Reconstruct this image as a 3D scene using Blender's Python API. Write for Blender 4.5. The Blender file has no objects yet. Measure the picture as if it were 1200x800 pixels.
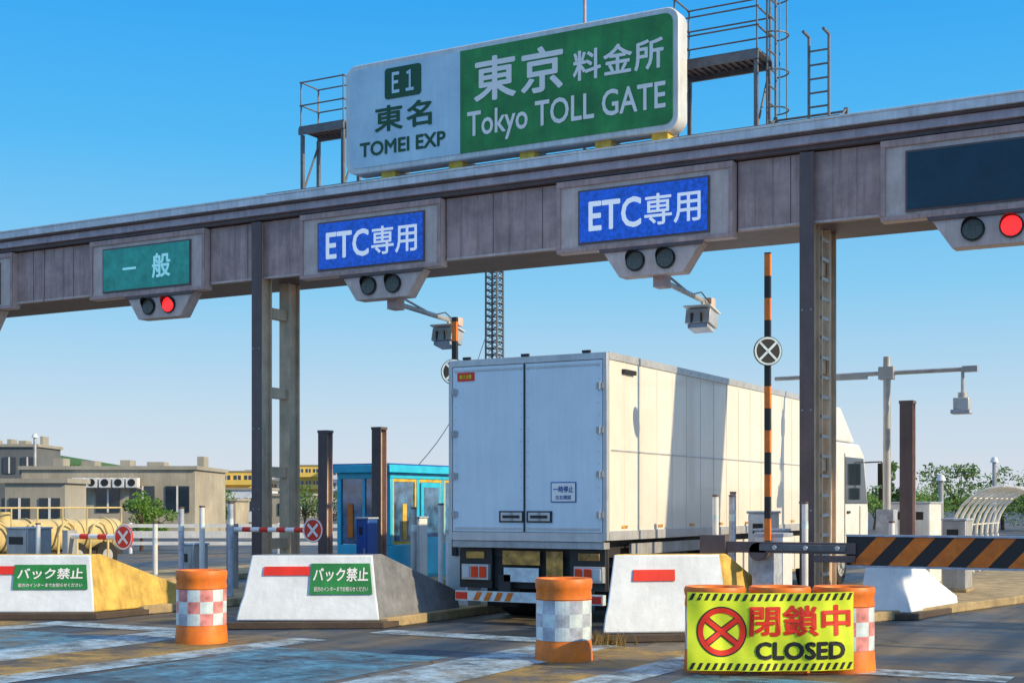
import bpy, bmesh, math, random
from mathutils import Vector, Matrix
random.seed(7)
S=bpy.context.scene
COL=S.collection
V=Vector
# ---------------------------------------------------------------- materials
def mat(name,c,rough=.5,metal=0,var=.12,scale=2.5,streak=0,bump=0,bscale=40,emit=0,ecol=None,dirt=None,dirt_amt=0,spec=.5,coat=0):
    m=bpy.data.materials.new(name); m.use_nodes=True
    nt=m.node_tree; N=nt.nodes; L=nt.links; b=N['Principled BSDF']
    b.inputs['Roughness'].default_value=rough; b.inputs['Metallic'].default_value=metal
    b.inputs['Specular IOR Level'].default_value=spec; b.inputs['Coat Weight'].default_value=coat; b.inputs['Coat Roughness'].default_value=.06
    tc=N.new('ShaderNodeTexCoord')
    n=N.new('ShaderNodeTexNoise'); n.inputs['Scale'].default_value=scale; n.inputs['Detail'].default_value=8; n.inputs['Roughness'].default_value=.65
    L.new(tc.outputs['Object'],n.inputs['Vector'])
    r=N.new('ShaderNodeValToRGB'); r.color_ramp.elements[0].position=.3; r.color_ramp.elements[1].position=.72
    r.color_ramp.elements[0].color=(*[x*(1-var*1.3) for x in c],1); r.color_ramp.elements[1].color=(*[min(1,x*(1+var)) for x in c],1)
    L.new(n.outputs['Fac'],r.inputs['Fac']); out=r.outputs['Color']
    if streak or dirt_amt:
        mp=N.new('ShaderNodeMapping'); mp.inputs['Scale'].default_value=(7,7,.5) if streak else (1.5,1.5,1.5)
        L.new(tc.outputs['Object'],mp.inputs['Vector'])
        n2=N.new('ShaderNodeTexNoise'); n2.inputs['Scale'].default_value=1.6; n2.inputs['Detail'].default_value=7;n2.inputs['Roughness'].default_value=.7
        L.new(mp.outputs['Vector'],n2.inputs['Vector'])
        r2=N.new('ShaderNodeValToRGB'); r2.color_ramp.elements[0].position=.46; r2.color_ramp.elements[1].position=.74
        r2.color_ramp.elements[0].color=(0,0,0,1); a=max(streak,dirt_amt); r2.color_ramp.elements[1].color=(a,a,a,1)
        L.new(n2.outputs['Fac'],r2.inputs['Fac'])
        mx=N.new('ShaderNodeMixRGB'); mx.inputs['Color2'].default_value=(*(dirt or [x*.35 for x in c]),1)
        L.new(r2.outputs['Color'],mx.inputs['Fac']); L.new(out,mx.inputs['Color1']); out=mx.outputs['Color']
    L.new(out,b.inputs['Base Color'])
    if bump:
        n3=N.new('ShaderNodeTexNoise'); n3.inputs['Scale'].default_value=bscale; n3.inputs['Detail'].default_value=5
        L.new(tc.outputs['Object'],n3.inputs['Vector'])
        bp=N.new('ShaderNodeBump'); bp.inputs['Strength'].default_value=bump; bp.inputs['Distance'].default_value=.02
        L.new(n3.outputs['Fac'],bp.inputs['Height']); L.new(bp.outputs['Normal'],b.inputs['Normal'])
    if emit:
        b.inputs['Emission Color'].default_value=(*(ecol or c),1); b.inputs['Emission Strength'].default_value=emit
    return m
M={}
M['white']=mat('white_paint',(.74,.77,.80),.35,streak=.25,dirt=(.35,.33,.3))
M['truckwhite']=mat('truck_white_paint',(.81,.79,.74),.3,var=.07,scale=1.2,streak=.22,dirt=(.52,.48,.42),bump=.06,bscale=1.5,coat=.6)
M['truckrear']=mat('truck_rear_panel',(.68,.82,.95),.35,var=.06,scale=1.2,streak=.25,dirt=(.44,.54,.68),bump=.05,bscale=2,coat=.3)  # same white body, with the cool blue of its shaded rear coloured in
M['alu']=mat('aluminium',(.58,.60,.64),.35,.4,var=.15,streak=.25)
M['galv']=mat('galvanised_steel',(.45,.47,.50),.45,.3,var=.2,streak=.4,dirt=(.16,.13,.11))
M['steel']=mat('weathered_grey_steel',(.15,.16,.18),.5,.1,var=.25,scale=6,streak=.4,dirt=(.12,.07,.04))
M['brown']=mat('brown_painted_steel',(.50,.34,.33),.45,.0,var=.28,scale=2.2,streak=.75,dirt=(.22,.14,.12),bump=.1,bscale=8)
M['browndk']=mat('dark_brown_steel',(.14,.10,.105),.5,.0,var=.2,streak=.4)
M['brownlt']=mat('taupe_painted_steel',(.64,.52,.50),.5,.0,var=.18,scale=3,streak=.6,dirt=(.36,.27,.25))
M['legtaupe']=mat('leg_taupe_paint',(.62,.47,.33),.45,.0,var=.2,scale=3,streak=.6,dirt=(.30,.21,.15))  # gold tint puts sunlight on the leg sides into the colour
M['capgrey']=mat('roof_edge_grey',(.70,.75,.85),.5,.1,var=.2,streak=.5,dirt=(.32,.28,.28))
M['capdk']=mat('roof_edge_mauve',(.54,.45,.52),.5,.1,var=.2,streak=.5)
M['black']=mat('black_plastic',(.02,.02,.022),.5)
M['rubber']=mat('tyre_rubber',(.022,.022,.024),.85,bump=.2)
M['chassis']=mat('chassis_dark',(.03,.03,.035),.6,var=.3,dirt_amt=.4,dirt=(.10,.08,.06))
M['green']=mat('sign_green',(.03,.27,.065),.45,var=.32,scale=1.6,streak=.4,dirt=(.012,.12,.06),bump=.08,bscale=3)
M['signpale']=mat('sign_pale_blue',(.50,.74,.96),.4,var=.13,scale=1.5,streak=.35,dirt=(.32,.54,.8))
M['signwhite']=mat('sign_letter_white',(.88,.89,.90),.4,var=.04)
M['signedge']=mat('sign_aluminium_frame',(.68,.72,.76),.4,.1,var=.12,streak=.5,dirt=(.35,.3,.27))
M['dkgreen']=mat('sign_dark_green',(.01,.085,.035),.45)
M['etcblue']=mat('etc_blue_panel',(.012,.09,.55),.35,var=.75,scale=14,emit=.45,ecol=(.008,.08,.55))
M['teal']=mat('teal_panel',(.03,.34,.30),.4,var=.35,scale=4,emit=.15,ecol=(.02,.25,.2))
M['tealtext']=mat('teal_letter',(.40,.85,.95),.4,emit=.3,ecol=(.35,.8,.9))
M['etctext']=mat('etc_letter',(.8,.85,.95),.4,var=.02,emit=.3,ecol=(.8,.9,1))
M['screen']=mat('dark_screen',(.008,.035,.07),.3,var=.3)
M['red']=mat('red_paint',(.80,.035,.015),.45,var=.15,streak=.3,dirt=(.4,.03,.02))
M['orange']=mat('orange_plastic',(.90,.20,.015),.5,var=.28,scale=5,streak=.5,dirt=(.40,.13,.05))
M['pinkref']=mat('worn_pink_reflector',(.84,.28,.28),.4,var=.45,scale=7)
M['silref']=mat('silver_reflector',(.64,.78,.94),.35,.1,var=.25,scale=7)
M['greyref']=mat('grey_reflector',(.44,.50,.62),.35,.1,var=.3,scale=8)
M['yellow']=mat('banner_yellow',(.74,.90,.03),.55,var=.12,scale=4,dirt_amt=.3,dirt=(.55,.66,.08))
M['yellowpl']=mat('yellow_plastic',(.82,.50,.05),.45,var=.3,scale=6)
M['tan']=mat('amber_brown_panel',(.70,.33,.07),.35,var=.6,scale=6)
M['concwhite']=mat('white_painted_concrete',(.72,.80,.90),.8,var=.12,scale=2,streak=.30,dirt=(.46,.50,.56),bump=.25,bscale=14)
M['conc']=mat('weathered_concrete',(.66,.45,.11),.9,var=.35,scale=3,streak=.6,dirt=(.22,.14,.06),bump=.5,bscale=16)  # yellow paints low sun onto the nose sides; streaks are dirt
M['concgrey']=mat('grey_concrete',(.20,.22,.26),.9,var=.3,scale=3,streak=.5,dirt=(.10,.10,.10),bump=.5,bscale=16)  # shaded copy of the nose side, truck shade put into the grey
M['kerb']=mat('kerb_concrete',(.42,.33,.19),.9,var=.35,scale=3,dirt_amt=.6,dirt=(.13,.11,.08),bump=.4,bscale=20)
M['dkbase']=mat('dark_base',(.08,.06,.05),.85,var=.3,bump=.4)
M['lred']=mat('red_signal_lens',(.8,.01,.01),.3,emit=1.6,ecol=(1,.02,.02),var=.1,scale=20)
M['ldark']=mat('unlit_signal_lens',(.10,.10,.09),.25,var=.5,scale=30)
M['glass']=mat('dark_window_glass',(.02,.035,.055),.08,var=.3,scale=.8,spec=.8)
M['boothglass']=mat('booth_window_glass',(.05,.16,.34),.05,var=.8,scale=3,spec=1,coat=1)
M['cyan']=mat('booth_cyan_paint',(.03,.58,.98),.35,var=.2,streak=.2,dirt=(.02,.34,.75))
M['navy']=mat('booth_navy_paint',(.02,.10,.42),.4,var=.2)
M['cream']=mat('cream_paint',(.66,.54,.26),.45,var=.2,streak=.45,dirt=(.3,.2,.1))
M['hoop']=mat('hoop_pale_paint',(.78,.78,.74),.45,var=.2)
M['tail']=mat('red_tail_lens',(.90,.06,.01),.15,var=.2,scale=30)
M['clear']=mat('clear_lens',(.6,.65,.7),.1)
M['wallgrey']=mat('grey_building_wall',(.36,.35,.31),.8,var=.15,scale=.5,streak=.3)
M['walldk']=mat('dark_building_wall',(.14,.16,.18),.8,var=.15,scale=.5,streak=.3)
M['wallbeige']=mat('beige_building_wall',(.44,.41,.34),.8,var=.25,scale=.5,streak=.4)
M['wallyel']=mat('yellow_building_wall',(.85,.60,.14),.8,var=.12,scale=.3)
M['wallwht']=mat('pale_building_wall',(.66,.74,.84),.8,var=.12,scale=.3)
M['bark']=mat('bark',(.08,.055,.035),.9,var=.3,bump=.5)
def foliage(name,a,b):
    m=bpy.data.materials.new(name); m.use_nodes=True; N=m.node_tree.nodes; L=m.node_tree.links; p=N['Principled BSDF']
    g=N.new('ShaderNodeNewGeometry'); r=N.new('ShaderNodeValToRGB'); r.color_ramp.elements[0].color=(*a,1); r.color_ramp.elements[1].color=(*b,1)
    L.new(g.outputs['Random Per Island'],r.inputs['Fac']); L.new(r.outputs['Color'],p.inputs['Base Color']); p.inputs['Roughness'].default_value=.7
    return m
M['leaf']=foliage('foliage_green',(.03,.11,.015),(.16,.32,.04))
M['leafdk']=foliage('foliage_dark',(.02,.08,.02),(.09,.20,.04))
M['weed']=foliage('dry_weed',(.10,.07,.02),(.35,.22,.06))

def asphalt():
    m=bpy.data.materials.new('asphalt'); m.use_nodes=True; N=m.node_tree.nodes; L=m.node_tree.links; b=N['Principled BSDF']
    tc=N.new('ShaderNodeTexCoord')
    def noise(s,d=6,r=.6):
        n=N.new('ShaderNodeTexNoise'); n.inputs['Scale'].default_value=s; n.inputs['Detail'].default_value=d; n.inputs['Roughness'].default_value=r
        L.new(tc.outputs['Object'],n.inputs['Vector']); return n
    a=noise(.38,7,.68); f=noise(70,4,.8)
    r=N.new('ShaderNodeValToRGB'); e=r.color_ramp.elements; e[0].position=.42;e[0].color=(.042,.075,.125,1); e[1].position=.60; e[1].color=(.20,.155,.09,1)  # blue and tan patches stand in for shade and sun on the road
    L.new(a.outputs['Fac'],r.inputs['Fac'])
    r2=N.new('ShaderNodeValToRGB'); r2.color_ramp.elements[0].position=.3; r2.color_ramp.elements[0].color=(.55,.55,.55,1); r2.color_ramp.elements[1].position=.7; r2.color_ramp.elements[1].color=(1.35,1.35,1.35,1)
    L.new(f.outputs['Fac'],r2.inputs['Fac'])
    mx=N.new('ShaderNodeMixRGB'); mx.blend_type='MULTIPLY'; mx.inputs['Fac'].default_value=1
    L.new(r.outputs['Color'],mx.inputs['Color1']); L.new(r2.outputs['Color'],mx.inputs['Color2'])
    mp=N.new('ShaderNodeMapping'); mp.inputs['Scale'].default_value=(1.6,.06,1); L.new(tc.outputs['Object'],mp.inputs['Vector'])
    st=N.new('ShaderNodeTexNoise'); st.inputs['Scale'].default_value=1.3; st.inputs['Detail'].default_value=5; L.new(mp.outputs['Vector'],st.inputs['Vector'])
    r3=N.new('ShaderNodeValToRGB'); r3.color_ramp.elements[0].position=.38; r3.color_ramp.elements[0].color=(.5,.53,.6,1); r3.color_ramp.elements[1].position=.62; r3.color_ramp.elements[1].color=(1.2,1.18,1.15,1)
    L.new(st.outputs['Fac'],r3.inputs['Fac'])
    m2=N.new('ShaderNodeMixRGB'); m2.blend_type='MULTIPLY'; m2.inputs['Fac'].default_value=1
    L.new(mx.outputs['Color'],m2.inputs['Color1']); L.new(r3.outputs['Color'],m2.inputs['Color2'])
    vo=N.new('ShaderNodeTexVoronoi'); vo.feature='DISTANCE_TO_EDGE'; vo.inputs['Scale'].default_value=.45
    wn=noise(2.5,4); ad=N.new('ShaderNodeMixRGB'); ad.blend_type='ADD'; ad.inputs['Fac'].default_value=.35
    L.new(tc.outputs['Object'],ad.inputs['Color1']); L.new(wn.outputs['Color'],ad.inputs['Color2']); L.new(ad.outputs['Color'],vo.inputs['Vector'])
    rc=N.new('ShaderNodeValToRGB'); rc.color_ramp.elements[0].position=.0; rc.color_ramp.elements[0].color=(.35,.35,.35,1); rc.color_ramp.elements[1].position=.012; rc.color_ramp.elements[1].color=(1,1,1,1)
    L.new(vo.outputs['Distance'],rc.inputs['Fac'])
    m3=N.new('ShaderNodeMixRGB'); m3.blend_type='MULTIPLY'; m3.inputs['Fac'].default_value=1
    L.new(m2.outputs['Color'],m3.inputs['Color1']); L.new(rc.outputs['Color'],m3.inputs['Color2'])
    L.new(m3.outputs['Color'],b.inputs['Base Color']); b.inputs['Roughness'].default_value=.6
    bp=N.new('ShaderNodeBump'); bp.inputs['Strength'].default_value=.5; bp.inputs['Distance'].default_value=.01
    L.new(f.outputs['Fac'],bp.inputs['Height']); L.new(bp.outputs['Normal'],b.inputs['Normal'])
    return m
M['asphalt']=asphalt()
def worn(name,c,lo=.40,hi=.54,sc=3.5,mx_=.92):
    m=bpy.data.materials.new(name); m.use_nodes=True; N=m.node_tree.nodes; L=m.node_tree.links; b=N['Principled BSDF']
    tc=N.new('ShaderNodeTexCoord'); n=N.new('ShaderNodeTexNoise'); n.inputs['Scale'].default_value=sc; n.inputs['Detail'].default_value=12; n.inputs['Roughness'].default_value=.78
    L.new(tc.outputs['Object'],n.inputs['Vector']); r=N.new('ShaderNodeValToRGB'); e=r.color_ramp.elements
    e[0].position=lo; e[0].color=(0,0,0,1); e[1].position=hi; e[1].color=(mx_,mx_,mx_,1)
    L.new(n.outputs['Fac'],r.inputs['Fac']); L.new(r.outputs['Color'],b.inputs['Alpha']); b.inputs['Base Color'].default_value=(*c,1); b.inputs['Roughness'].default_value=.65
    return m
M['line']=worn('worn_white_marking',(.46,.66,.84),.38,.60,2.2,.85); M['linecy']=worn('worn_teal_marking',(.14,.42,.66),.40,.64,1.6,.75); M['liney']=worn('worn_tan_paving',(.56,.37,.10),.42,.62,1.1,.75)  # tan one paints sunlit ground into the road colour

# ---------------------------------------------------------------- mesh builder
class MB:
    def __init__(s): s.v=[];s.f=[];s.mi=[];s.ms=[]
    def idx(s,m):
        if m not in s.ms: s.ms.append(m)
        return s.ms.index(m)
    def add(s,vs,fs,m):
        b=len(s.v); s.v+= [V(p) for p in vs]; k=s.idx(m)
        for f in fs: s.f.append([i+b for i in f]); s.mi.append(k)
        return s
    def box(s,x0,x1,y0,y1,z0,z1,m):
        return s.add([(x0,y0,z0),(x1,y0,z0),(x1,y1,z0),(x0,y1,z0),(x0,y0,z1),(x1,y0,z1),(x1,y1,z1),(x0,y1,z1)],
          [(0,3,2,1),(4,5,6,7),(0,1,5,4),(1,2,6,5),(2,3,7,6),(3,0,4,7)],m)
    def obox(s,c,a,b,d,m):
        c,a,b,d=V(c),V(a),V(b),V(d)
        pts=[c-a-b-d,c+a-b-d,c+a+b-d,c-a+b-d,c-a-b+d,c+a-b+d,c+a+b+d,c-a+b+d]
        return s.add(pts,[(0,3,2,1),(4,5,6,7),(0,1,5,4),(1,2,6,5),(2,3,7,6),(3,0,4,7)],m)
    def cyl(s,p0,p1,r0,m,r1=None,n=12,caps=True):
        p0,p1=V(p0),V(p1); r1=r0 if r1 is None else r1; d=(p1-p0).normalized()
        u=d.orthogonal().normalized(); w=d.cross(u)
        vs=[p0+(u*math.cos(2*math.pi*i/n)+w*math.sin(2*math.pi*i/n))*r0 for i in range(n)]+[p1+(u*math.cos(2*math.pi*i/n)+w*math.sin(2*math.pi*i/n))*r1 for i in range(n)]
        fs=[(i,(i+1)%n,n+(i+1)%n,n+i) for i in range(n)]
        if caps: fs+=[tuple(range(n))[::-1],tuple(range(n,2*n))]
        return s.add(vs,fs,m)
    def tube(s,pts,r,m,n=8):
        for a,b in zip(pts,pts[1:]): s.cyl(a,b,r,m,n=n)
        return s
    def prism(s,pts,vec,m):
        n=len(pts); vec=V(vec); vs=[V(p) for p in pts]+[V(p)+vec for p in pts]
        return s.add(vs,[tuple(range(n)),tuple(range(n,2*n))[::-1]]+[(i,(i+1)%n,n+(i+1)%n,n+i) for i in range(n)],m)
    def quad(s,a,b,c,d,m): return s.add([a,b,c,d],[(0,1,2,3)],m)
def root(o):
    while o.parent: o=o.parent
    return o
def fin(mb,name,parent=None,loc=None,bevel=0,label=None,cat=None,group=None,kind=None,recalc=True):
    me=bpy.data.meshes.new(name)
    base=V(root(parent).location) if parent else (V(loc) if loc else V((0,0,0)))
    me.from_pydata([tuple(p-base) for p in mb.v],[],mb.f)
    for m in mb.ms: me.materials.append(M[m])
    me.polygons.foreach_set('material_index',mb.mi)
    if recalc:
        bm=bmesh.new(); bm.from_mesh(me); bmesh.ops.recalc_face_normals(bm,faces=bm.faces); bm.to_mesh(me); bm.free()
    for p in me.polygons: p.use_smooth=True
    me.set_sharp_from_angle(angle=math.radians(35))
    o=bpy.data.objects.new(name,me); COL.objects.link(o)
    if parent: o.parent=parent
    else: o.location=base
    if bevel:
        b=o.modifiers.new('bevel','BEVEL'); b.width=bevel; b.segments=2; b.limit_method='ANGLE'; b.angle_limit=math.radians(40); b.harden_normals=False
    if label: o['label']=label
    if cat: o['category']=cat
    if group: o['group']=group
    if kind: o['kind']=kind
    return o
def thing(name,loc,label,cat,group=None):
    o=bpy.data.objects.new(name,None); o.location=loc; o.empty_display_size=.3; COL.objects.link(o)
    o['label']=label; o['category']=cat
    if group:o['group']=group
    return o
def text(parent,body,c,r,u,w,h,m,name='lettering',bold=.02,spacing=1.0,mapf=None):
    cu=bpy.data.curves.new('txt','FONT'); cu.body=body; cu.size=1; cu.space_character=spacing; cu.resolution_u=3
    o=bpy.data.objects.new('txt',cu); COL.objects.link(o); bpy.context.view_layer.update()
    me=bpy.data.meshes.new_from_object(o.evaluated_get(bpy.context.evaluated_depsgraph_get()))
    bpy.data.objects.remove(o)
    xs=[v.co.x for v in me.vertices]; ys=[v.co.y for v in me.vertices]
    x0,x1,y0,y1=min(xs)-bold,max(xs)+bold,min(ys)-bold,max(ys)+bold
    sx=w/(x1-x0); sy=h/(y1-y0) if h else sx
    base=V(root(parent).location)
    vs0=[v.co.copy() for v in me.vertices]; fs0=[list(p.vertices) for p in me.polygons]; vs=[];fs=[]
    offs=[(0,0)]+([(bold*math.cos(a*math.pi/4),bold*math.sin(a*math.pi/4)) for a in range(8)] if bold else [])
    if not mapf: c,r,u=V(c),V(r).normalized(),V(u).normalized(); nrm=r.cross(u)
    for k,(ox,oy) in enumerate(offs):
        b=len(vs)
        for p in vs0:
            a_=(p.x+ox-(x0+x1)/2)*sx; b_=(p.y+oy-(y0+y1)/2)*sy
            vs.append((mapf(a_,b_,.0003*k) if mapf else c+r*a_+u*b_+nrm*(.0003*k))-base)
        fs+=[[i+b for i in f] for f in fs0]
    me=bpy.data.meshes.new(name); me.from_pydata([tuple(p) for p in vs],[],fs); me.materials.append(M[m])
    t=bpy.data.objects.new(name,me); COL.objects.link(t); t.parent=parent
    return t
def rrect(x0,x1,z0,z1,r,y,n=6):
    pts=[]
    for cx,cz,a in ((x1-r,z1-r,0),(x0+r,z1-r,90),(x0+r,z0+r,180),(x1-r,z0+r,270)):
        for i in range(n+1):
            t=math.radians(a+90*i/n); pts.append((cx+r*math.cos(t),y,cz+r*math.sin(t)))
    return pts
RX,RZ=(1,0,0),(0,0,1)

# ---------------------------------------------------------------- world, sun, camera
sd=V((1,.085,.49)).normalized()
el=math.asin(sd.z); az=math.atan2(sd.x,sd.y)
w=bpy.data.worlds.new('World'); S.world=w; w.use_nodes=True
nt=w.node_tree; bg=nt.nodes['Background']; STR=.14
sky=nt.nodes.new('ShaderNodeTexSky'); sky.sky_type='NISHITA'; sky.sun_disc=False; sky.sun_elevation=el; sky.sun_rotation=az
sky.air_density=1.0; sky.dust_density=.6; sky.ozone_density=1.6
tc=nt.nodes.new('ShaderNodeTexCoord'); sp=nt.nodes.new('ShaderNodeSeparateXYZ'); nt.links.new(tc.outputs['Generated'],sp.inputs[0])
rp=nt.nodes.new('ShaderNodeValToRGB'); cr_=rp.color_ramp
stops=[(0,(.72,.74,.82)),(.06,(.56,.71,.85)),(.15,(.25,.61,.90)),(.25,(.08,.49,.93)),(.35,(.025,.38,.92)),(.5,(.16,.43,.84)),(.7,(.54,.65,.88)),(1,(.58,.69,.88))]  # upper stops brightened out of view to add fill in the shade
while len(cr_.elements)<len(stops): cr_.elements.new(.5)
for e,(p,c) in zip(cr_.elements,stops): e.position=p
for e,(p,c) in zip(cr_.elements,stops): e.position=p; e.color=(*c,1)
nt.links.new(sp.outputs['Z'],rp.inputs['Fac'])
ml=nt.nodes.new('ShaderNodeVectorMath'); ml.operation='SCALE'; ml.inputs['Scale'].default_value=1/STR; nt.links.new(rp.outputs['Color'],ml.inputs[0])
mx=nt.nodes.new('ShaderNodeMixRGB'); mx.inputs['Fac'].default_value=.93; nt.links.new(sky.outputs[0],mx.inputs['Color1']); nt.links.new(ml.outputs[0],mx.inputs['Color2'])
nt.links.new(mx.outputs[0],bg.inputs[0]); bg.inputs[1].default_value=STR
sun=bpy.data.lights.new('sun','SUN'); sun.energy=5; sun.angle=math.radians(.5); sun.color=(1,.78,.46)
so=bpy.data.objects.new('sun',sun); COL.objects.link(so); so.rotation_euler=sd.to_track_quat('Z','Y').to_euler(); so.location=(20,30,20)
cam=bpy.data.cameras.new('camera'); co=bpy.data.objects.new('camera',cam); COL.objects.link(co); S.camera=co
co.location=(8,-16.92,1.7); co.rotation_euler=(math.radians(90),0,math.radians(29.2)); cam.lens=48.6; cam.sensor_width=36; cam.shift_y=190/1200; cam.clip_end=5000
S.view_settings.view_transform='Standard'; S.view_settings.look='None'; S.view_settings.exposure=0

# ---------------------------------------------------------------- ground
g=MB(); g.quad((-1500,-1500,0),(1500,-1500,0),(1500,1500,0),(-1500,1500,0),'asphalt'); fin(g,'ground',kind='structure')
isl=[(0.62,2.35),(-4.6,-2.72),(-9.75,-7.22),(-15.2,-12.6)]
mk=MB(); z=.004
def strip(mb,x0,y0,x1,y1,wd,m,zz=z):
    d=V((x1-x0,y1-y0,0)).normalized(); n=V((-d.y,d.x,0))*wd/2; a=V((x0,y0,zz)); b=V((x1,y1,zz)); mb.quad(a-n,b-n,b+n,a+n,m)
for i,(a,b) in enumerate(isl):
    f=-3.0 if i else -1.9
    c=(a+b)/2
    mk.quad((a-.1,f,.004),(b+.1,f,.004),(c+.5,-16,.004),(c-.5,-16,.004),'liney')
    strip(mk,a-.05,f,c-.6,-16,.95,'line',.008); strip(mk,b+.05,f,c+.6,-16,.5,'line',.008)
for i in range(4):
    x=[-1.05,-6.0,-11.1,4.3][i]
    strip(mk,x-.2,-4,x+.3,-15,2.4,'linecy',.012)
    strip(mk,x-1.4,-3.0+(1.2 if i==0 else 0),x+1.4,-3.0+(1.2 if i==0 else 0),.5,'line',.016)
fin(mk,'road_marking',kind='structure')
def island(pts,h=.14):
    p=MB(); p.prism([(x,y,0) for x,y in pts],(0,0,h),'kerb'); return fin(p,'pavement',kind='structure',bevel=.02)
island([(.62,-1.2),(2.05,-.35),(2.4,1.6),(3.3,4.2),(4.1,7.9),(4.6,16),(4.6,40),(.62,40)])
for a,b in isl[1:]:
    island([(a,-2.0),(b,-1.2),(b,36),(a,36)])
island([(6.1,-1),(8.1,-1),(8.1,36),(6.1,36)])

# ---------------------------------------------------------------- island noses
def nose(A,B,C,D,zt,zb,label,sm='conc'):
    n=thing('concrete_island_nose',((A[0]+B[0])/2,(A[1]+B[1])/2,0),label,'traffic island nose','concrete noses of the toll islands')
    ctr=V(((A[0]+B[0]+C[0]+D[0])/4,(A[1]+B[1]+C[1]+D[1])/4,0))
    A,B,C,D=[V((*p,0)) for p in (A,B,C,D)]
    fr=(B-A).normalized(); fn=V((-fr.y,fr.x,0))
    def lvl(z,i,j):
        return [A+fn*i+fr*j+V((0,0,z)),B+fn*i-fr*j*.5+V((0,0,z)),C+(ctr-C).normalized()*j*.4,D+(ctr-D).normalized()*j*.4]
    z0=.1
    L0=lvl(z0,0,0);L1=lvl(z0+.22,.07,.05);L2=lvl(z0+.34,.11,.09);L3=lvl(zt,.2,.2)
    for l,zc in ((L0,z0),(L1,z0+.12),(L2,z0+.17),(L3,zb)):
        l[2]=V((l[2].x,l[2].y,zc)); l[3]=V((l[3].x,l[3].y,zc))
    mb=MB()
    E=L3[1].lerp(V((L3[2].x,L3[2].y,zt)),.12); Fp=L3[0].lerp(V((L3[3].x,L3[3].y,zt)),.12)
    vs=L0+L1+L2+L3+[E,Fp]
    front=[];side=[]
    for k in range(3):
        o=4*k; front.append((o,o+1,o+5,o+4)); side+= [(o+1,o+2,o+6,o+5),(o+2,o+3,o+7,o+6)]; front.append((o+3,o,o+4,o+7))
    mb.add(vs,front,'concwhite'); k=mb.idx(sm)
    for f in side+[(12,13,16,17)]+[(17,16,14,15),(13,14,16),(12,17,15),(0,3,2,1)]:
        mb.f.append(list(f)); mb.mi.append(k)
    fin(mb,'concrete_body',n,bevel=.03)
    p=MB(); off=.1
    P=[A-fn*off-fr*off,B-fn*off+fr*off*.6,C+V((off*.6,0,0)),D-V((off,0,0))]
    p.prism([(q.x,q.y,0) for q in P],(0,0,.098),'dkbase'); fin(p,'plinth',n,bevel=.015)
    def fp(u,z,off=.0):
        t=(z-(z0+.34))/(zt-(z0+.34)); a=L2[0].lerp(L3[0],t); b2=L2[1].lerp(L3[1],t); return a.lerp(b2,u)-fn*off
    return n,fr,fn,fp
def plate(nz,u0,u1,z0,z1,m,name,th):
    n,fr,fn,fp=nz; q=MB(); q.add([fp(u0,z0,.004),fp(u1,z0,.004),fp(u1,z1,.004),fp(u0,z1,.004),fp(u0,z0,th),fp(u1,z0,th),fp(u1,z1,th),fp(u0,z1,th)],[(0,1,2,3),(4,5,6,7),(0,1,5,4),(1,2,6,5),(2,3,7,6),(3,0,4,7)],m); return fin(q,name,n)
def redbar(nz,*a): plate(nz,*a,'red','red_reflector',.02)
def greensign(nz,u0,u1,z0,z1):
    n,fr,fn,fp=nz; s=plate(nz,u0,u1,z0,z1,'green','warning_plate',.025)
    W=(fp(u1,z0)-fp(u0,z0)).length; H=z1-z0; up=(fp(.5,z1)-fp(.5,z0)).normalized()
    text(s,'バック禁止',fp((u0+u1)/2,(z0+z1)/2+H*.14,.029),fr,up,W*.88,H*.46,'signwhite',bold=.022)
    text(s,'前方のインターまでお知らせください',fp((u0+u1)/2,z0+H*.17,.029),fr,up,W*.86,H*.16,'signwhite',bold=.01)
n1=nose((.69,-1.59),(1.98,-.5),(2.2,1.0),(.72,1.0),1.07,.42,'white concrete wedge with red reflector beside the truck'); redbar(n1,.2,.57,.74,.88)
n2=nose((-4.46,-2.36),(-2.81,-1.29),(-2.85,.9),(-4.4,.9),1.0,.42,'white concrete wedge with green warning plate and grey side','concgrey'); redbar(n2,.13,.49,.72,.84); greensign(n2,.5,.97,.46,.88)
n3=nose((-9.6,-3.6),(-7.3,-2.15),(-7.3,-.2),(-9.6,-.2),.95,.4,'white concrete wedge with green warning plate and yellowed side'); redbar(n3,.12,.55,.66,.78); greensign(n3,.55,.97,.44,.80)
n4=nose((2.5,3.3),(3.2,3.6),(3.5,5.6),(2.4,5.6),1.0,.25,'plain white concrete wedge on the kerb behind the barrier','concwhite')

# ---------------------------------------------------------------- gantry
gan=thing('toll_gate_gantry',(-3.6,4,0),'long brown steel canopy beam on twin columns over the lanes','gantry')
mb=MB(); mb.box(-34,14,3.5,4.95,5.93,7.0,'browndk')
jx=[-34+i*1.3 for i in range(16)]
jx=[x for x in jx if x<-13.3]
jx+=[-13.1,-10,-8.77,-7.76,-4.68,-2.47,-.9,.62,1.75,2.84,5.9,7.4,8.9,10.4,11.9,13.9]
for a,b in zip(jx,jx[1:]):
    mb.box(a+.012,b-.012,3.42,3.502,5.9,6.975,'brown')
    n_=max(2,int((b-a)/.28))
    for i in range(1,n_): x=a+(b-a)*i/n_; mb.box(x-.006,x+.006,3.413,3.43,5.95,6.96,'brown' if i%3 else 'browndk')
    mb.box(a+.02,b-.02,3.40,3.418,5.9,5.94,'brownlt')
fin(mb,'beam',gan,bevel=.006)
mb=MB(); mb.box(-34,14,3.30,5.1,6.99,7.06,'browndk'); mb.box(-34,14,3.22,5.16,7.062,7.19,'capdk'); mb.box(-34,14,3.16,5.22,7.193,7.225,'browndk'); mb.box(-34,14,3.1,5.3,7.228,7.35,'capgrey')  # lowest dark strip paints the shadow gap below the roof edge
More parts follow.
